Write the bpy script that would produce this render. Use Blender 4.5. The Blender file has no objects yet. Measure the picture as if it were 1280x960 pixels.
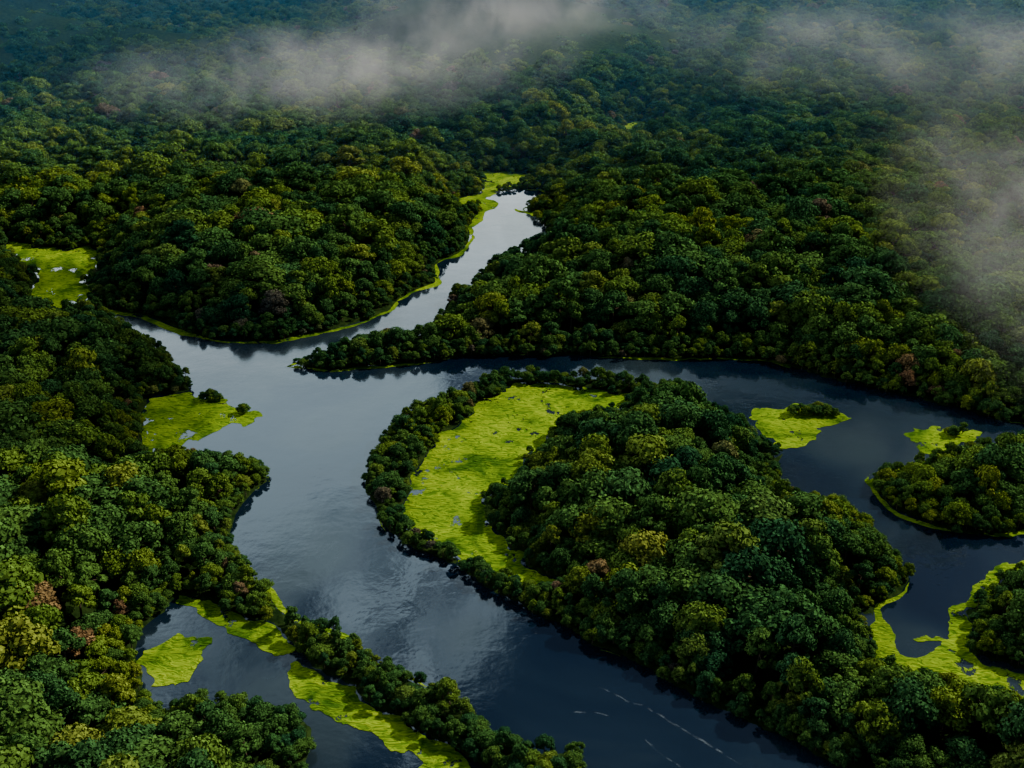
import bpy, math, numpy as np, random, bmesh
from mathutils.geometry import tessellate_polygon
from mathutils import Vector, noise
random.seed(4); rng=np.random.default_rng(7)
sc=bpy.context.scene
# ------------------------------------------------------------- camera
H=240.0; P=math.radians(27.5); F=1400.0
cam=bpy.data.cameras.new("camera"); co=bpy.data.objects.new("camera",cam); sc.collection.objects.link(co)
co.location=(0,0,H); co.rotation_euler=(math.pi/2-P,0,0)
cam.sensor_width=36; cam.lens=F/1280*36; cam.clip_end=60000; cam.clip_start=1
sc.camera=co
cP,sP=math.cos(P),math.sin(P)
def W(px,py,h=0.0):
    dx=(px-640)/F; dy=-(py-480)/F
    ry=dy*sP+cP; rz=dy*cP-sP
    t=(h-H)/rz
    return (dx*t, ry*t)
# ------------------------------------------------------------- numpy helpers
def vnoise(x,y,seed=0):
    xi=np.floor(x).astype(np.int64); yi=np.floor(y).astype(np.int64)
    xf=x-xi; yf=y-yi
    def h(a,b):
        n=(a*374761393+b*668265263+seed*974711)&0x7fffffff
        n=((n^(n>>13))*1274126177)&0x7fffffff
        return ((n^(n>>16))&0xffff)/65535.0
    u=xf*xf*(3-2*xf); v=yf*yf*(3-2*yf)
    return (h(xi,yi)*(1-u)+h(xi+1,yi)*u)*(1-v)+(h(xi,yi+1)*(1-u)+h(xi+1,yi+1)*u)*v
def fbm(x,y,o=4,seed=0):
    s=0;a=1;t=0
    for i in range(o):
        s=s+a*vnoise(x*2**i+i*17.3,y*2**i-i*9.1,seed+i); t+=a; a*=.5
    return s/t
def sstep(a,b,x):
    t=np.clip((x-a)/(b-a),0,1); return t*t*(3-2*t)
def smooth_poly(pts,closed=True,amp=1.0,step=None,seed=0):
    p=np.array([W(*q) for q in pts]); n=len(p); out=[]
    rngi=range(n) if closed else range(n-1)
    for i in rngi:
        if closed: p0,p1,p2,p3=p[i-1],p[i],p[(i+1)%n],p[(i+2)%n]
        else: p0,p1,p2,p3=p[max(i-1,0)],p[i],p[i+1],p[min(i+2,n-1)]
        L=np.linalg.norm(p2-p1); st=step or max(1.5,p1[1]*0.006)
        k=max(1,int(L/st))
        for j in range(k):
            t=j/k
            c=0.5*((2*p1)+(-p0+p2)*t+(2*p0-5*p1+4*p2-p3)*t*t+(-p0+3*p1-3*p2+p3)*t**3)
            l=p1*(1-t)+p2*t
            out.append(c*.6+l*.4)
    if not closed: out.append(p[-1])
    o=np.array(out)
    nx=fbm(o[:,0]/9,o[:,1]/9,4,seed+5)-.5; ny=fbm(o[:,0]/9,o[:,1]/9,4,seed+55)-.5
    s=amp*(4+o[:,1]*0.006)
    return np.stack([o[:,0]+nx*s,o[:,1]+ny*s],1)
def inside(px,py,poly):
    r=np.zeros(px.shape,bool); n=len(poly)
    bx=(px>poly[:,0].min())&(px<poly[:,0].max())&(py>poly[:,1].min())&(py<poly[:,1].max())
    idx=np.nonzero(bx)[0]
    if len(idx)==0: return r
    x=px[idx]; y=py[idx]; c=np.zeros(len(idx),bool)
    for i in range(n):
        x1,y1=poly[i-1]; x2,y2=poly[i]
        if y1==y2: continue
        m=((y1>y)!=(y2>y))
        c^=m&(x<(x2-x1)*(y-y1)/(y2-y1)+x1)
    r[idx]=c
    return r
def distpolys(px,py,polys,mx=120.):
    d2=np.full(px.shape,mx*mx)
    for poly in polys:
        bx=np.nonzero((px>poly[:,0].min()-mx)&(px<poly[:,0].max()+mx)&(py>poly[:,1].min()-mx)&(py<poly[:,1].max()+mx))[0]
        if len(bx)==0: continue
        x=px[bx]; y=py[bx]; dd=d2[bx]
        n=len(poly); k=2 if n>40 else 1
        q=poly[::k]
        for i in range(len(q)):
            ax,ay=q[i-1]; ex,ey=q[i]-q[i-1]; L=ex*ex+ey*ey+1e-9
            t=np.clip(((x-ax)*ex+(y-ay)*ey)/L,0,1)
            u=x-ax-t*ex; v=y-ay-t*ey
            np.minimum(dd,u*u+v*v,out=dd)
        d2[bx]=dd
    return np.sqrt(d2)
# ------------------------------------------------------------- layout (survey traced to the ground; third value = canopy height hiding that shore)
river=[(628,240),(678,236),(682,246),(655,262),(672,274),(692,290,8),(640,302,8),(612,318,8),(592,340,9),(562,352,9),(545,384,9),(508,404,9),
 (470,412,6),(430,420,6),(395,434,6),(366,444,5),(362,458),(400,463),(440,460),(500,456),(560,449),(620,446),(700,445),(800,447),(880,449),(940,449),(985,457),(1040,475),(1100,488),(1160,502),(1230,520),(1300,535),(1500,570),
 (1500,610),(1400,562,8),(1300,536,8),(1240,538,8),(1180,552,7),(1130,570,6),(1098,588,4),(1086,602),(1096,622),(1125,643),(1180,662),(1240,667),(1290,664),(1400,655),(1430,678),(1290,702,3),(1240,712,3),(1218,740),(1200,775),(1196,812),(1150,826),(1112,826),(1098,795),(1096,765),(1130,740),(1146,720),
 (1138,695,5),(1118,672,9),(1092,648,9),(1076,622,9),(1040,604,8),(1000,606,7),(972,604),(970,580),(985,562),(968,552,6),(936,518,6),(900,500,7),(862,478,7),(800,462,7),(740,455,7),(690,453,7),(640,456,7),(600,462,7),(572,482,6),(515,500,6),(490,520,6),(470,550,6),(458,580,5),
 (456,606),(468,634),(482,662),(520,688),(570,712),(610,738),(650,758),(690,780),(745,806),(790,824),(850,862),(900,890),(950,912),(1000,932),(1060,962),(1200,1010),(1400,1100),
 (1000,1130),(800,1040),(745,970,6),(722,925,6),(650,906,7),(590,875,7),(560,845,7),(500,822,7),(462,812,6),(445,792,6),(405,770,6),(362,754,6),(340,731,7),(318,703,7),(296,690),(290,664),(302,636),(326,604),(336,580,8),(324,560,11),(300,546,12),(240,541,12),(200,549,10),(178,538,8),(182,500),(225,492),(252,484),(244,474,6),(222,448,7),(205,424,7),(176,410,6),
 (150,394,5),(112,380),(140,388),(180,396),(215,410),(262,425),(330,428),(400,416),(450,404),(485,390),(500,374),(524,362),(546,352),(546,330),(572,318),(590,300),(586,284),(598,268),(604,250)]
lagoon=[(176,800),(196,772),(224,748),(262,754),(300,778),(350,806),(400,840),(450,870),(500,902),(555,934),(605,965),(660,1010),(640,1090),(420,1090),(352,1010,5),(376,955,5),(390,920,6),(388,882,9),(340,846,10),(270,842,10),(228,856,8),(200,872,7),(180,840)]
bay=[(1070,760),(1110,835),(1160,850),(1280,880),(1420,920),(1420,890),(1290,845),(1215,818),(1190,800),(1140,800)]
mats={
 'isl':[(640,485),(700,484),(760,487),(802,492),(770,502,5),(725,506,8),(690,522,9),(658,542,11),(652,566,12),(628,584,12),(612,604,12),(612,640,10),(638,664,9),(684,690,9),(700,704,9),(650,704,9),(618,690,9),(580,668,10),(544,652,10),(520,638,10),(506,620,9),(508,600,7),(530,572,4),(560,542),(590,514),(618,494)],
 'l1':[(186,500),(230,493),(262,494),(296,503),(317,512),(318,526),(290,532),(246,536,3),(226,546,5),(200,553,8),(176,545,7)],
 'l2':[(8,306),(30,304),(60,311),(112,312),(108,345,6),(96,370,8),(66,374,8),(38,362,8),(44,336,5),(14,320)],
 'top':[(588,213),(632,217),(668,220),(664,228),(636,234),(618,246),(600,256),(578,262),(574,248),(596,240),(602,228)],
 'top2':[(652,262),(690,270),(694,277),(672,272)],
 'dot':[(787,154),(804,152),(810,158,6),(800,161,12),(787,160,10)],
 'r1':[(938,520),(952,509),(1000,508),(1054,517),(1055,527),(1028,536),(1018,552),(992,562),(975,552),(960,540)],
 'r2':[(1134,546),(1160,537),(1216,541),(1214,552),(1180,558,4),(1145,556,2)],
 'r3':[(1142,798),(1156,789),(1178,790),(1190,798),(1180,806),(1152,807)],
 'r4':[(1300,702),(1244,708),(1212,738),(1190,774),(1186,806),(1206,828),(1216,806),(1210,776),(1228,746),(1262,720),(1300,714)],
 'r4b':[(1104,772),(1090,790),(1096,828),(1150,848),(1210,858),(1290,884),(1300,850),(1232,830),(1200,806),(1160,820),(1124,816)],
 'r5':[(1072,604),(1092,598),(1090,610),(1080,610)],
 'p1':[(222,742),(250,748),(300,769),(340,784),(360,804),(350,820),(322,816),(300,795),(258,774),(225,759)],
 'p2':[(184,806),(225,798),(254,806),(256,820),(228,850),(204,862),(184,838)],
 'p3':[(374,824),(400,840),(436,862),(474,892),(522,914),(565,938),(605,965),(650,1010),(560,1010),(520,975),(530,950),(490,930),(450,912),(410,908),(388,880),(374,850)],
}
Rv=smooth_poly(river,seed=1); Lg=smooth_poly(lagoon,seed=2); By=smooth_poly(bay,seed=3)
M={k:smooth_poly(v,seed=10+i,amp=1.6 if k in('r4','r4b','p1') else 2.4,step=max(.7,W(v[0][0],v[0][1])[1]*.002)) for i,(k,v) in enumerate(mats.items())}
wet=[Rv,Lg,By]+[m[::2] for m in M.values()]
def wetmask(x,y):
    r=np.zeros(x.shape,bool)
    for p in wet: r|=inside(x,y,p)
    return r
def hills(x,y,d):
    base=(fbm(x/120,y/120,3,31)-.25)*14*sstep(10,100,d)+fbm(x/34,y/34,2,61)*8*sstep(12,45,d)
    far=sstep(750,1300,y)*(fbm(x/330+3,y/230,3,77)-.3)*130*sstep(20,120,d)
    return np.maximum(base,0)+np.maximum(far,0)
def gz(x,y,d,w):
    sd=np.where(w,-d,d)
    z=np.clip(sd*.3-.15,-3,.35)
    return z+np.where(w,0,hills(x,y,d))
# ------------------------------------------------------------- node helpers
def mat(name):
    m=bpy.data.materials.new(name); m.use_nodes=True; nt=m.node_tree; nt.nodes.clear()
    return m,nt,nt.nodes,nt.links
def N(ns,t,**k):
    n=ns.new(t)
    for a,b in k.items():
        if a.startswith('i_'): n.inputs[a[2:].replace('_',' ')].default_value=b
        else: setattr(n,a,b)
    return n
def ramp(ns,stops,interp='LINEAR'):
    r=ns.new('ShaderNodeValToRGB'); e=r.color_ramp.elements; r.color_ramp.interpolation=interp
    while len(e)<len(stops): e.new(.5)
    for q,(p,c) in zip(e,stops): q.position=p; q.color=(*c,1) if len(c)==3 else c
    return r
def mesh_obj(name,verts,faces,material=None,parent=None):
    me=bpy.data.meshes.new(name); me.from_pydata([tuple(v) for v in verts],[],faces); me.update()
    if material: me.materials.append(material)
    o=bpy.data.objects.new(name,me); sc.collection.objects.link(o)
    if parent: o.parent=parent
    return o
# ------------------------------------------------------------- materials
def foliage_mat():
    m,nt,ns,ln=mat("leaves")
    oi=ns.new('ShaderNodeObjectInfo')
    nz=N(ns,'ShaderNodeTexNoise',i_Scale=0.009,i_Detail=4.0); ln.new(oi.outputs['Location'],nz.inputs['Vector'])
    r=ramp(ns,[(0,(.033,.102,.038)),(.3,(.056,.138,.036)),(.6,(.086,.172,.033)),(.85,(.124,.202,.031)),(.98,(.165,.225,.038)),(.988,(.18,.14,.08)),(1,(.18,.115,.08))])
    ln.new(oi.outputs['Random'],r.inputs[0])
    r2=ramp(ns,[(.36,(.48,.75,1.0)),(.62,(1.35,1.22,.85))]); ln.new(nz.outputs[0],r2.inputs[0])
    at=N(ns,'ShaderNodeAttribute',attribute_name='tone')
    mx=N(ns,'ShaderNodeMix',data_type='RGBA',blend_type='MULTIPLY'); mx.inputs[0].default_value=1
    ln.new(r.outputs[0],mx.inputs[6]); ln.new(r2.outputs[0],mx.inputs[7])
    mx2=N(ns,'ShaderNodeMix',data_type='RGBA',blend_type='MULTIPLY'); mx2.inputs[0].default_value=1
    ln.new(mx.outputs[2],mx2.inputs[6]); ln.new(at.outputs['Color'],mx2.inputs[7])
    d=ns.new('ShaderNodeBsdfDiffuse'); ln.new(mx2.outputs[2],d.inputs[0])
    o=ns.new('ShaderNodeOutputMaterial'); ln.new(d.outputs[0],o.inputs[0])
    return m
def simple(name,c1,c2,scale,rough=.9,bump=0):
    m,nt,ns,ln=mat(name)
    tc=ns.new('ShaderNodeTexCoord'); nz=N(ns,'ShaderNodeTexNoise',i_Scale=scale,i_Detail=6.0); ln.new(tc.outputs['Object'],nz.inputs['Vector'])
    r=ramp(ns,[(.35,c1),(.65,c2)]); ln.new(nz.outputs[0],r.inputs[0])
    b=ns.new('ShaderNodeBsdfDiffuse'); ln.new(r.outputs[0],b.inputs['Color'])
    if bump:
        bp=N(ns,'ShaderNodeBump',i_Strength=1.0,i_Distance=bump); ln.new(nz.outputs[0],bp.inputs['Height']); ln.new(bp.outputs[0],b.inputs['Normal'])
    o=ns.new('ShaderNodeOutputMaterial'); ln.new(b.outputs[0],o.inputs[0])
    return m
leafM=foliage_mat()
barkM=simple("bark",(.06,.045,.03),(.14,.11,.08),1.5)
groundM=simple("forest_floor",(.008,.022,.006),(.028,.055,.012),.3,1,1.0)
def water_mat():
    m,nt,ns,ln=mat("river_water")
    tc=ns.new('ShaderNodeTexCoord')
    big=N(ns,'ShaderNodeTexNoise',i_Scale=.012,i_Detail=4.0,i_Distortion=1.2); ln.new(tc.outputs['Object'],big.inputs['Vector'])
    fine=N(ns,'ShaderNodeTexNoise',i_Scale=.55,i_Detail=3.0); ln.new(tc.outputs['Object'],fine.inputs['Vector'])
    mid=N(ns,'ShaderNodeTexNoise',i_Scale=.09,i_Detail=3.0); ln.new(tc.outputs['Object'],mid.inputs['Vector'])
    b1=N(ns,'ShaderNodeBump',i_Strength=.07,i_Distance=.2); ln.new(fine.outputs[0],b1.inputs['Height'])
    b2=N(ns,'ShaderNodeBump',i_Strength=.12,i_Distance=.7); ln.new(mid.outputs[0],b2.inputs['Height']); ln.new(b1.outputs[0],b2.inputs['Normal'])
    rr=ramp(ns,[(.42,(.02,.02,.02)),(.6,(.12,.12,.12))]); ln.new(big.outputs[0],rr.inputs[0])
    rc=ramp(ns,[(.38,(.001,.006,.018)),(.52,(.005,.014,.028)),(.66,(.018,.032,.042))]); ln.new(big.outputs[0],rc.inputs[0])
    d=ns.new('ShaderNodeBsdfDiffuse'); ln.new(rc.outputs[0],d.inputs[0])
    g=N(ns,'ShaderNodeBsdfGlossy'); g.inputs[0].default_value=(.76,.92,1,1); ln.new(rr.outputs[0],g.inputs['Roughness']); ln.new(b2.outputs[0],g.inputs['Normal'])
    f=N(ns,'ShaderNodeFresnel',i_IOR=1.66); ln.new(b2.outputs[0],f.inputs['Normal'])
    ms=ns.new('ShaderNodeMixShader'); ln.new(f.outputs[0],ms.inputs[0]); ln.new(d.outputs[0],ms.inputs[1]); ln.new(g.outputs[0],ms.inputs[2])
    o=ns.new('ShaderNodeOutputMaterial'); ln.new(ms.outputs[0],o.inputs[0])
    return m
waterM=water_mat()
def mat_mat():
    m,nt,ns,ln=mat("floating_grass")
    tc=ns.new('ShaderNodeTexCoord')
    a=N(ns,'ShaderNodeTexNoise',i_Scale=.05,i_Detail=7.0,i_Distortion=.8,i_Roughness=.6); ln.new(tc.outputs['Object'],a.inputs['Vector'])
    mp=N(ns,'ShaderNodeMapping'); mp.inputs['Scale'].default_value=(.16,.4,1); mp.inputs['Rotation'].default_value=(0,0,.5); ln.new(tc.outputs['Object'],mp.inputs[0])
    b=N(ns,'ShaderNodeTexNoise',i_Scale=1.0,i_Detail=7.0,i_Distortion=2.5); ln.new(mp.outputs[0],b.inputs['Vector'])
    r=ramp(ns,[(.36,(.055,.13,.012)),(.46,(.17,.29,.014)),(.62,(.29,.43,.022))]); ln.new(a.outputs[0],r.inputs[0])
    r2=ramp(ns,[(.38,(.35,.52,.4)),(.49,(.92,.98,.9)),(.68,(1.2,1.15,1))]); ln.new(b.outputs[0],r2.inputs[0])
    mx=N(ns,'ShaderNodeMix',data_type='RGBA',blend_type='MULTIPLY'); mx.inputs[0].default_value=1; ln.new(r.outputs[0],mx.inputs[6]); ln.new(r2.outputs[0],mx.inputs[7])
    bp=N(ns,'ShaderNodeBump',i_Strength=.9,i_Distance=1.2); ln.new(b.outputs[0],bp.inputs['Height'])
    d=ns.new('ShaderNodeBsdfDiffuse'); ln.new(mx.outputs[2],d.inputs[0]); ln.new(bp.outputs[0],d.inputs['Normal'])
    h=N(ns,'ShaderNodeTexNoise',i_Scale=.1,i_Detail=8.0,i_Roughness=.7); h.noise_dimensions='4D'; h.inputs['W'].default_value=3.3; ln.new(tc.outputs['Object'],h.inputs['Vector'])
    hr=ramp(ns,[(.395,(0,0,0)),(.415,(1,1,1))]); ln.new(h.outputs[0],hr.inputs[0])
    tr=ns.new('ShaderNodeBsdfTransparent'); ms=ns.new('ShaderNodeMixShader'); ln.new(hr.outputs[0],ms.inputs[0]); ln.new(tr.outputs[0],ms.inputs[1]); ln.new(d.outputs[0],ms.inputs[2])
    o=ns.new('ShaderNodeOutputMaterial'); ln.new(ms.outputs[0],o.inputs[0])
    return m
matM=mat_mat()
# ------------------------------------------------------------- ground
ys=[-4000,-1500,-500,-100,50,120]; y=150.
while y<2600: ys.append(y); y+=3+max(0,(y-250))*.008
ys+=[3000,3800,5000,8000,14000,25000]
ys=np.array(ys); us=np.concatenate([[-14,-6,-3,-1.8,-1.3],np.linspace(-1,1,330),[1.3,1.8,3,6,14]])
hw=.62*(np.maximum(ys,150)+240)
X=us[None,:]*hw[:,None]; Y=np.repeat(ys[:,None],len(us),1)
x=X.ravel(); yv=Y.ravel()
wm=wetmask(x,yv); dd=distpolys(x,yv,wet)
Z=gz(x,yv,dd,wm)
nr,nc=X.shape
idx=np.arange(nr*nc).reshape(nr,nc)
fc=np.stack([idx[:-1,:-1],idx[:-1,1:],idx[1:,1:],idx[1:,:-1]],-1).reshape(-1,4)
g=mesh_obj("ground",np.stack([x,yv,Z],1).tolist(),fc.tolist(),groundM)
g.data.shade_smooth()
mesh_obj("river",[(-2500,-500,0),(2500,-500,0),(2500,2700,0),(-2500,2700,0)],[(0,1,2,3)],waterM)
# ------------------------------------------------------------- floating mats + shore fringe
mv=[];mf=[]
def addpoly(poly,z):
    b=len(mv); pts=[Vector((p[0],p[1],0)) for p in poly]
    tri=tessellate_polygon([pts])
    mv.extend([(p[0],p[1],z) for p in poly]); mf.extend([tuple(b+i for i in t) for t in tri])
for i,(k,p) in enumerate(M.items()): addpoly(p,.06+.006*i)
def ribbon(a,b,w,z):
    n=len(a); base=len(mv)
    for i in range(n): mv.append((a[i][0],a[i][1],z)); mv.append((b[i][0],b[i][1],z))
    for i in range(n-1):
        if w[i]>.12 or w[i+1]>.12: mf.append((base+2*i,base+2*i+1,base+2*i+3,base+2*i+2))
def fringe(poly,seed,thr,wmax,z,wmin=0):
    nxt=np.roll(poly,-1,0); prv=np.roll(poly,1,0); t=nxt-prv; t/=np.linalg.norm(t,axis=1)[:,None]+1e-9
    nrm=np.stack([-t[:,1],t[:,0]],1)
    test=inside(poly[:,0]+nrm[:,0]*1.,poly[:,1]+nrm[:,1]*1.,poly)
    nrm=np.where(test[:,None],nrm,-nrm)
    s=np.cumsum(np.linalg.norm(poly-prv,axis=1))
    w=wmin+np.clip((fbm(s/40,s*0+seed,3,seed)-thr)/(1-thr),0,1)*wmax
    w=w*(.1+1.2*fbm(s/7,s*0,3,seed+3))
    ribbon(poly-nrm*.6*np.minimum(1,w)[:,None],poly+nrm*w[:,None],w,z)
fringe(Rv,91,.58,5,.035)
def shoreline(pts,wmax,seed,z):
    p=smooth_poly(pts,closed=False,amp=.6,step=2.,seed=seed)
    t=np.gradient(p,axis=0); t/=np.linalg.norm(t,axis=1)[:,None]+1e-9
    nrm=np.stack([t[:,1],-t[:,0]],1); s=np.arange(len(p))*2.
    w=wmax*(.1+1.3*np.clip(fbm(s/30,s*0,3,seed)*1.9-.6,0,1))
    ribbon(p-nrm*1.2,p+nrm*w[:,None],w,z)
shoreline([(112,380),(140,388),(180,396),(215,410),(262,425),(330,428),(400,416),(450,404),(485,390)],3.,5,.045)
shoreline([(524,362),(546,352),(546,330),(572,318),(590,300),(586,284),(598,268),(604,250)],9,6,.05)
shoreline([(1086,602),(1096,622),(1125,643),(1180,662),(1240,667),(1290,664)],1.8,7,.045)
shoreline([(930,451),(965,451),(990,458)],3.,8,.05)
mesh_obj("floating_grass_mats",mv,mf,matM)
# ------------------------------------------------------------- boat wake (thin broken foam lines)
fm,nt,ns,ln=mat("foam")
tc=ns.new('ShaderNodeTexCoord'); nz=N(ns,'ShaderNodeTexNoise',i_Scale=.35,i_Detail=5.0); ln.new(tc.outputs['Object'],nz.inputs['Vector'])
r=ramp(ns,[(.42,(0,0,0)),(.75,(.32,.32,.32))]); ln.new(nz.outputs[0],r.inputs[0])
d=ns.new('ShaderNodeBsdfDiffuse'); d.inputs[0].default_value=(.30,.38,.45,1)
t=ns.new('ShaderNodeBsdfTransparent'); ms=ns.new('ShaderNodeMixShader'); ln.new(r.outputs[0],ms.inputs[0]); ln.new(t.outputs[0],ms.inputs[1]); ln.new(d.outputs[0],ms.inputs[2])
ou=ns.new('ShaderNodeOutputMaterial'); ln.new(ms.outputs[0],ou.inputs[0])
wv=[];wf=[]
for j,(pts,wd_) in enumerate([([(750,862),(775,872),(815,890),(860,915),(925,955)],.9),([(716,888),(735,889),(758,896)],.8),([(808,922),(830,940),(862,965)],.8)]):
    p=smooth_poly(pts,closed=False,amp=.7,step=1.,seed=200+j); tt=np.gradient(p,axis=0); tt/=np.linalg.norm(tt,axis=1)[:,None]
    nn=np.stack([-tt[:,1],tt[:,0]],1); s=np.arange(len(p)); w=wd_*(.3+fbm(s/4.,s*0.,3,9+j))*np.sin(np.pi*np.clip((s+.5)/len(p),0,1))**.5
    b=len(wv)
    for i in range(len(p)): wv.append((*(p[i]-nn[i]*w[i]*.5),.02+.004*j)); wv.append((*(p[i]+nn[i]*w[i]*.5),.02+.004*j))
    for i in range(len(p)-1): wf.append((b+2*i,b+2*i+1,b+2*i+3,b+2*i+2))
mesh_obj("water_wake",wv,wf,fm)
# ------------------------------------------------------------- tree prototypes
def icos(n):
    bm=bmesh.new(); bmesh.ops.create_icosphere(bm,subdivisions=n,radius=1)
    v=np.array([q.co[:] for q in bm.verts]); f=[[a.index for a in q.verts] for q in bm.faces]; bm.free(); return v,f
IV,IF=icos(1)
def make_tree(name,seed,R=6.,Ht=13.,nl=14,leaves=1500,flat=.62,ls=.42):
    r=np.random.default_rng(seed); V=[];Fc=[];T=[];MI=[]
    lob=[]; ex,ey=r.uniform(.8,1.2),r.uniform(.8,1.2)
    for i in range(nl):
        a=i*2.39996+r.uniform(-.6,.6); q=math.sqrt((i+.3)/nl)*r.uniform(.85,1.12)
        rr=R*.76*q; lr=R*r.uniform(.22,.44)*(1.12-.25*q)
        z=Ht-lr-(q**2)*R*flat*1.0+r.uniform(-1.1,.7)
        lob.append((rr*math.cos(a)*ex,rr*math.sin(a)*ey,z,lr))
    for i in range(nl//2):
        a=r.uniform(0,6.28); rr=R*r.uniform(.55,.85); lr=R*r.uniform(.18,.3)
        lob.append((rr*math.cos(a),rr*math.sin(a),Ht-R*flat*1.3-r.uniform(.5,2.),lr))
    L=np.array(lob)
    for l in lob:
        b=len(V); nv=IV*(l[3]*.84)*(1+.14*r.standard_normal((len(IV),1))); nv[:,2]*=.85
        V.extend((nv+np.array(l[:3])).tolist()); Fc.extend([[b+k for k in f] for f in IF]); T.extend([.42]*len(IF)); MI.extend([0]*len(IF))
    w=L[:,3]**2; w/=w.sum(); cnt=0; ph=r.uniform(0,50,3)
    while cnt<leaves:
        li=r.choice(len(L),p=w); l=L[li]
        n=r.standard_normal(3); n/=np.linalg.norm(n)
        if n[2]<-.2: continue
        p=l[:3]+n*np.array([1,1,.85])*l[3]
        bump=noise.noise(Vector((p*1.1+ph).tolist()))
        p=l[:3]+n*np.array([1,1,.85])*l[3]*(1.0+.3*bump+.12*r.random())
        ds=np.linalg.norm(L[:,:3]-p,axis=1)/L[:,3]
        if (ds<.8).any(): continue
        m=n+r.standard_normal(3)*.4; m/=np.linalg.norm(m)
        t=np.cross(m,r.standard_normal(3)); t/=np.linalg.norm(t); u=np.cross(m,t)
        s=ls*(.5+.9*r.random()); b=len(V)
        V.extend([(p-t*s*r.uniform(.7,1.2)).tolist(),(p-u*s*.7+m*s*.15).tolist(),(p+t*s*r.uniform(.7,1.2)).tolist(),(p+u*s*.7-m*s*.1).tolist()])
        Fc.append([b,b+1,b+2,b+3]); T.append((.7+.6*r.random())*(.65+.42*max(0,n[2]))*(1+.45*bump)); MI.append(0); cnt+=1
    def tube(p0,p1,r0,r1,k=6):
        p0=np.array(p0);p1=np.array(p1);d=p1-p0;d/=np.linalg.norm(d);a=np.cross(d,[.3,.9,.1]);a/=np.linalg.norm(a);c=np.cross(d,a);b=len(V)
        for p,rr in ((p0,r0),(p1,r1)):
            for i in range(k):
                th=6.283*i/k; V.append((p+rr*(a*math.cos(th)+c*math.sin(th))).tolist())
        for i in range(k): Fc.append([b+i,b+(i+1)%k,b+k+(i+1)%k,b+k+i]); T.append(1.); MI.append(1)
    zt=Ht*.5; tube((0,0,-1.5),(r.uniform(-.3,.3),r.uniform(-.3,.3),zt),.42,.26)
    for l in lob[::2]: tube((0,0,zt-.3),(l[0]*.9,l[1]*.9,l[2]),.2,.07,5)
    me=bpy.data.meshes.new(name); me.from_pydata(V,[],Fc); me.materials.append(leafM); me.materials.append(barkM)
    me.polygons.foreach_set('material_index',MI)
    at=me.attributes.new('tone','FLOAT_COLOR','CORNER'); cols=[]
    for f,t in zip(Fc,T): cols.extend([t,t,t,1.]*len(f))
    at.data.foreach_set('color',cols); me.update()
    return bpy.data.objects.new(name,me)
protos=bpy.data.collections.new("tree_species")
specs=[(6,13,13,.8,.40),(6.3,13,17,.8,.38),(5.2,14,11,1.05,.41),(6.5,12,19,.65,.38),(5.6,14.5,12,.95,.43),(6.,12.5,16,.8,.36),(4.8,15,10,1.15,.40),(6.6,13.5,15,.85,.42),(5.8,13.5,20,.9,.37),(6.2,12,13,.65,.40)]
for i,(R,Ht,nl,fl,ls) in enumerate(specs):
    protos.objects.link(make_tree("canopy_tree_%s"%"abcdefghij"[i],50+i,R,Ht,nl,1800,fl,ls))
# ------------------------------------------------------------- scatter
def band(y0,y1,sp):
    W2=.55*(y1+240)
    gx=np.arange(-W2,W2,sp); gy=np.arange(y0,y1,sp)
    a,b=np.meshgrid(gx,gy); a=a.ravel()+rng.uniform(-.5,.5,a.size)*sp; b=b.ravel()+rng.uniform(-.5,.5,b.size)*sp
    k=np.abs(a)<.55*(b+240); return a[k],b[k]
parts=[band(130,520,2.6),band(520,900,3.6),band(900,1500,5.),band(1500,2300,7)]
PX=[];PY=[];D=[]
for (a,b) in parts:
    w=wetmask(a,b); a=a[~w]; b=b[~w]; d=distpolys(a,b,wet,60.)
    k=d>.5; PX.append(a[k]);PY.append(b[k]);D.append(d[k])
PX=np.concatenate(PX);PY=np.concatenate(PY);D=np.concatenate(D)
o=rng.permutation(len(PX)); PX,PY,D=PX[o],PY[o],D[o]
want=(2.6+7.8*sstep(2,24,D)*(.75+.5*vnoise(PX/40,PY/40,5)))*(1+.12*sstep(900,1600,PY))*rng.uniform(.6,1.3,len(PX))
cell={}; keep=[]; cs=17.
for i,(a,b,wv_) in enumerate(zip(PX.tolist(),PY.tolist(),want.tolist())):
    ci_,cj=int(a//cs),int(b//cs); ok=True; w2=wv_*wv_
    for u in (ci_-1,ci_,ci_+1):
        for v in (cj-1,cj,cj+1):
            for (qa,qb) in cell.get((u,v),()):
                if (qa-a)**2+(qb-b)**2<w2: ok=False;break
            if not ok: break
        if not ok: break
    if ok: cell.setdefault((ci_,cj),[]).append((a,b)); keep.append(i)
PX,PY,D,want=PX[keep],PY[keep],D[keep],want[keep]; n=len(PX)
S=(want/6.6)*1.08*rng.uniform(.8,1.3,n)*(.85+.3*fbm(PX/50,PY/50,2,8))
S*=np.where(rng.random(n)<.05,1.25,1)
S=np.clip(S,.3,2.2); S=np.minimum(S,(.36+.05*D)*rng.uniform(.75,1.1,n))
PZ=gz(PX,PY,D,np.zeros(n,bool))
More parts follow.
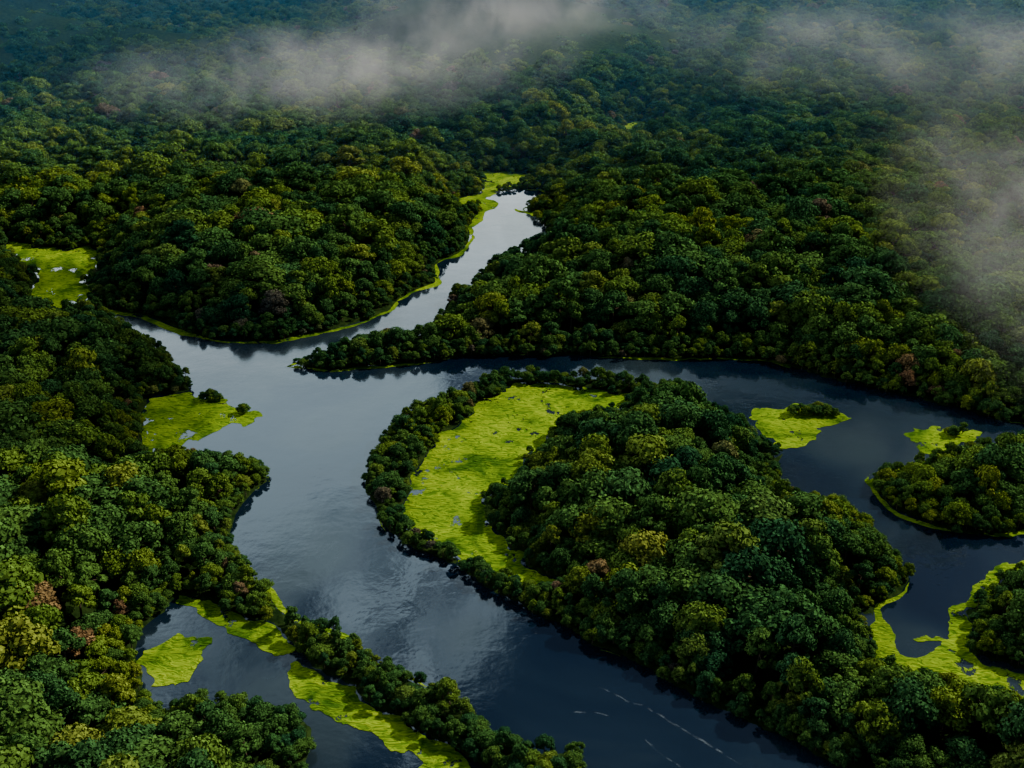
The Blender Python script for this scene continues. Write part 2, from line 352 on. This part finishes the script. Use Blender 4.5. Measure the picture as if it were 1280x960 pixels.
def scatter(name,coords,scale,rot,idx):
    me=bpy.data.meshes.new(name); me.vertices.add(len(coords)); me.vertices.foreach_set('co',coords.astype(np.float32).ravel())
    a=me.attributes.new('scl','FLOAT_VECTOR','POINT'); a.data.foreach_set('vector',scale.astype(np.float32).ravel())
    a=me.attributes.new('rot','FLOAT_VECTOR','POINT'); a.data.foreach_set('vector',rot.astype(np.float32).ravel())
    a=me.attributes.new('idx','INT','POINT'); a.data.foreach_set('value',idx.astype(np.int32))
    o=bpy.data.objects.new(name,me); sc.collection.objects.link(o)
    ng=bpy.data.node_groups.new(name+"_nodes",'GeometryNodeTree')
    ng.interface.new_socket('Geometry',in_out='INPUT',socket_type='NodeSocketGeometry'); ng.interface.new_socket('Geometry',in_out='OUTPUT',socket_type='NodeSocketGeometry')
    ns=ng.nodes; ln=ng.links; gi=ns.new('NodeGroupInput'); go=ns.new('NodeGroupOutput')
    ci=ns.new('GeometryNodeCollectionInfo'); ci.inputs['Collection'].default_value=protos; ci.inputs['Separate Children'].default_value=True; ci.inputs['Reset Children'].default_value=True
    ip=ns.new('GeometryNodeInstanceOnPoints'); ip.inputs['Pick Instance'].default_value=True
    def na(nm,t):
        q=ns.new('GeometryNodeInputNamedAttribute'); q.data_type=t; q.inputs['Name'].default_value=nm; return q
    s=na('scl','FLOAT_VECTOR'); r=na('rot','FLOAT_VECTOR'); i=na('idx','INT')
    ln.new(gi.outputs[0],ip.inputs['Points']); ln.new(ci.outputs[0],ip.inputs['Instance'])
    ln.new(s.outputs[0],ip.inputs['Scale']); ln.new(r.outputs[0],ip.inputs['Rotation']); ln.new(i.outputs[0],ip.inputs['Instance Index'])
    ln.new(ip.outputs[0],go.inputs[0])
    md=o.modifiers.new('scatter','NODES'); md.node_group=ng
    return o
sv=np.stack([S*rng.uniform(.9,1.25,n),S*rng.uniform(.9,1.25,n),(.45*S+.55*np.minimum(S,1.1))*rng.uniform(.75,1.25,n)],1)
rv=np.stack([rng.normal(0,.07,n),rng.normal(0,.07,n),rng.uniform(0,6.283,n)],1)
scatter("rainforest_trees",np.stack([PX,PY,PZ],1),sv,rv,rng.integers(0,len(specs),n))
sh=[]
for (cx,cy,rx,ry,k) in [(266,498,14,3,7),(305,517,8,4,5),(1016,517,30,4,22),(1190,544,14,3,6),(588,236,6,3,4)]:
    for _ in range(k):
        q=W(cx+rng.uniform(-1,1)*rx,cy+rng.uniform(-1,1)*ry); sh.append((q[0],q[1],-.3))
sh=np.array(sh); k=len(sh); ss=rng.uniform(.24,.42,k)
scatter("marsh_shrubs",sh,np.stack([ss*1.2,ss*1.2,ss],1),np.stack([ss*0,ss*0,rng.uniform(0,6.28,k)],1),rng.integers(0,len(specs),k))
print("TREES",n)
# ------------------------------------------------------------- light
sun_el=math.radians(35); az=math.radians(62)
sd=Vector((math.sin(az)*math.cos(sun_el),math.cos(az)*math.cos(sun_el),math.sin(sun_el)))
sl=bpy.data.lights.new("sun",'SUN'); sl.energy=5.0; sl.angle=math.radians(.5); sl.color=(1,.90,.70)
so=bpy.data.objects.new("sun",sl); sc.collection.objects.link(so); so.rotation_euler=(-sd).to_track_quat('-Z','Y').to_euler(); so.location=sd*6000
wd=bpy.data.worlds.new("World"); sc.world=wd; wd.use_nodes=True; nt=wd.node_tree; ns=nt.nodes; ln=nt.links; ns.clear()
sky=ns.new('ShaderNodeTexSky'); sky.sky_type='NISHITA'; sky.sun_disc=False; sky.sun_elevation=sun_el; sky.sun_rotation=az; sky.altitude=200
tc=ns.new('ShaderNodeTexCoord')
nz=N(ns,'ShaderNodeTexNoise',i_Scale=6.0,i_Detail=7.0,i_Roughness=.6,i_Distortion=.5); ln.new(tc.outputs['Generated'],nz.inputs['Vector'])
sx=ns.new('ShaderNodeSeparateXYZ'); ln.new(tc.outputs['Generated'],sx.inputs[0])
ma=N(ns,'ShaderNodeMath',operation='MULTIPLY_ADD'); ln.new(sx.outputs[0],ma.inputs[0]); ma.inputs[1].default_value=-.6; ln.new(nz.outputs[0],ma.inputs[2])
mz=N(ns,'ShaderNodeMath',operation='MULTIPLY_ADD'); ln.new(sx.outputs[2],mz.inputs[0]); mz.inputs[1].default_value=-.85; ln.new(ma.outputs[0],mz.inputs[2])
my=N(ns,'ShaderNodeMath',operation='MINIMUM'); ln.new(sx.outputs[1],my.inputs[0]); my.inputs[1].default_value=.75
my2=N(ns,'ShaderNodeMath',operation='MULTIPLY_ADD'); ln.new(my.outputs[0],my2.inputs[0]); my2.inputs[1].default_value=1.0; my2.inputs[2].default_value=-.75
my3=N(ns,'ShaderNodeMath',operation='ADD'); ln.new(my2.outputs[0],my3.inputs[0]); ln.new(mz.outputs[0],my3.inputs[1])
mr=N(ns,'ShaderNodeMapRange',interpolation_type='SMOOTHSTEP'); mr.inputs[1].default_value=-.01; mr.inputs[2].default_value=.17; ln.new(my3.outputs[0],mr.inputs[0])
cc=ramp(ns,[(.32,(1,1,1)),(.46,(.52,.58,.62))]); ln.new(sx.outputs[2],cc.inputs[0])
cm=N(ns,'ShaderNodeVectorMath',operation='SCALE'); cm.inputs['Scale'].default_value=64; ln.new(cc.outputs[0],cm.inputs[0])
mx=N(ns,'ShaderNodeMix',data_type='RGBA'); ln.new(mr.outputs[0],mx.inputs[0]); ln.new(sky.outputs[0],mx.inputs[6]); ln.new(cm.outputs[0],mx.inputs[7])
bg=ns.new('ShaderNodeBackground'); bg.inputs[1].default_value=.058; ln.new(mx.outputs[2],bg.inputs[0])
wo=ns.new('ShaderNodeOutputWorld'); ln.new(bg.outputs[0],wo.inputs[0])
# ------------------------------------------------------------- clouds added out of view, placed to shade the far and left forest
def shade_cloud(target,size,h=900,seed=0,op=.6):
    off=h/math.tan(sun_el)
    bm=bmesh.new(); bmesh.ops.create_icosphere(bm,subdivisions=5,radius=1)
    for v in bm.verts:
        p=v.co.copy(); k=1+.35*noise.fractal(p*2.2+Vector((seed,0,0)),1,2,5)
        v.co=p*k
        if v.co.z<0: v.co.z*=.3
    me=bpy.data.meshes.new("added_shade_cloud"); bm.to_mesh(me); bm.free(); me.shade_smooth()
    o=bpy.data.objects.new("added_shade_cloud",me); sc.collection.objects.link(o); o.scale=size
    o.location=(target[0]+off*math.sin(az),target[1]+off*math.cos(az),h)
    m,nt,ns,ln=mat("cloud_vapour"); me.materials.append(m)
    tc=ns.new('ShaderNodeTexCoord'); nz=N(ns,'ShaderNodeTexNoise',i_Scale=2.2,i_Detail=5.0); ln.new(tc.outputs['Object'],nz.inputs['Vector'])
    r=N(ns,'ShaderNodeMapRange'); r.inputs[1].default_value=.32; r.inputs[2].default_value=.6; r.inputs[3].default_value=.05; r.inputs[4].default_value=op; ln.new(nz.outputs[0],r.inputs[0])
    d=ns.new('ShaderNodeBsdfDiffuse'); d.inputs[0].default_value=(.85,.87,.9,1)
    t=ns.new('ShaderNodeBsdfTransparent'); ms=ns.new('ShaderNodeMixShader'); ln.new(r.outputs[0],ms.inputs[0]); ln.new(t.outputs[0],ms.inputs[1]); ln.new(d.outputs[0],ms.inputs[2])
    ou=ns.new('ShaderNodeOutputMaterial'); ln.new(ms.outputs[0],ou.inputs[0])
shade_cloud((-520,1350),(560,340,90),900,1,.65)
shade_cloud((-300,470),(150,130,45),900,4,.7)
shade_cloud((420,1850),(500,240,90),900,7,.5)
# ------------------------------------------------------------- mist
def mist(name,loc,size,rot,dens,scale,seed,thr):
    bm=bmesh.new(); bmesh.ops.create_icosphere(bm,subdivisions=3,radius=1)
    me=bpy.data.meshes.new(name); bm.to_mesh(me); bm.free()
    o=bpy.data.objects.new(name,me); sc.collection.objects.link(o); o.location=loc; o.scale=size; o.rotation_euler=(0,0,rot)
    m,nt,ns,ln=mat(name+"_vapour"); me.materials.append(m)
    m.cycles.volume_step_rate=3.0
    tc=ns.new('ShaderNodeTexCoord'); geo=ns.new('ShaderNodeNewGeometry')
    nz=N(ns,'ShaderNodeTexNoise',i_Scale=scale,i_Detail=4.0,i_Roughness=.65,i_Distortion=1.2); nz.noise_dimensions='4D'; nz.inputs['W'].default_value=seed
    ln.new(geo.outputs['Position'],nz.inputs['Vector'])
    ln_=N(ns,'ShaderNodeVectorMath',operation='LENGTH'); ln.new(tc.outputs['Object'],ln_.inputs[0])
    f=N(ns,'ShaderNodeMapRange',interpolation_type='SMOOTHSTEP'); f.inputs[1].default_value=1.; f.inputs[2].default_value=.0; f.inputs[3].default_value=0; f.inputs[4].default_value=1; ln.new(ln_.outputs['Value'],f.inputs[0])
    r=N(ns,'ShaderNodeMapRange'); r.inputs[1].default_value=thr; r.inputs[2].default_value=thr+.25; ln.new(nz.outputs[0],r.inputs[0])
    a=N(ns,'ShaderNodeMath',operation='MULTIPLY'); ln.new(f.outputs[0],a.inputs[0]); ln.new(r.outputs[0],a.inputs[1])
    b=N(ns,'ShaderNodeMath',operation='MULTIPLY'); ln.new(a.outputs[0],b.inputs[0]); b.inputs[1].default_value=dens
    v=N(ns,'ShaderNodeVolumeScatter'); v.inputs[0].default_value=(.90,.95,1,1); v.inputs['Anisotropy'].default_value=.2; ln.new(b.outputs[0],v.inputs['Density'])
    ou=ns.new('ShaderNodeOutputMaterial'); ln.new(v.outputs[0],ou.inputs['Volume'])
def ml(px,py,h): q=W(px,py,h); return (q[0],q[1],h)
mist("mist_cloud",ml(430,85,90),(200,130,28),.35,.012,.020,1.,.42)
mist("mist_cloud",ml(640,10,90),(190,150,28),.3,.010,.018,3.,.44)
mist("mist_cloud",ml(1190,60,90),(270,210,32),-.2,.005,.018,5.,.44)
mist("mist_cloud",ml(1320,300,60),(90,300,28),-.1,.008,.025,9.,.42)
# thin humid air over the far forest
hz=bpy.data.meshes.new("haze"); bm=bmesh.new(); bmesh.ops.create_cube(bm,size=1); bm.to_mesh(hz); bm.free()
ho=bpy.data.objects.new("humid_haze",hz); sc.collection.objects.link(ho); ho.scale=(5000,3300,150); ho.location=(0,2350,76)
m,nt,ns,ln=mat("haze_vapour"); hz.materials.append(m)
v=N(ns,'ShaderNodeVolumeScatter'); v.inputs[0].default_value=(.12,.5,1,1); v.inputs['Density'].default_value=.00021
ou=ns.new('ShaderNodeOutputMaterial'); ln.new(v.outputs[0],ou.inputs['Volume'])
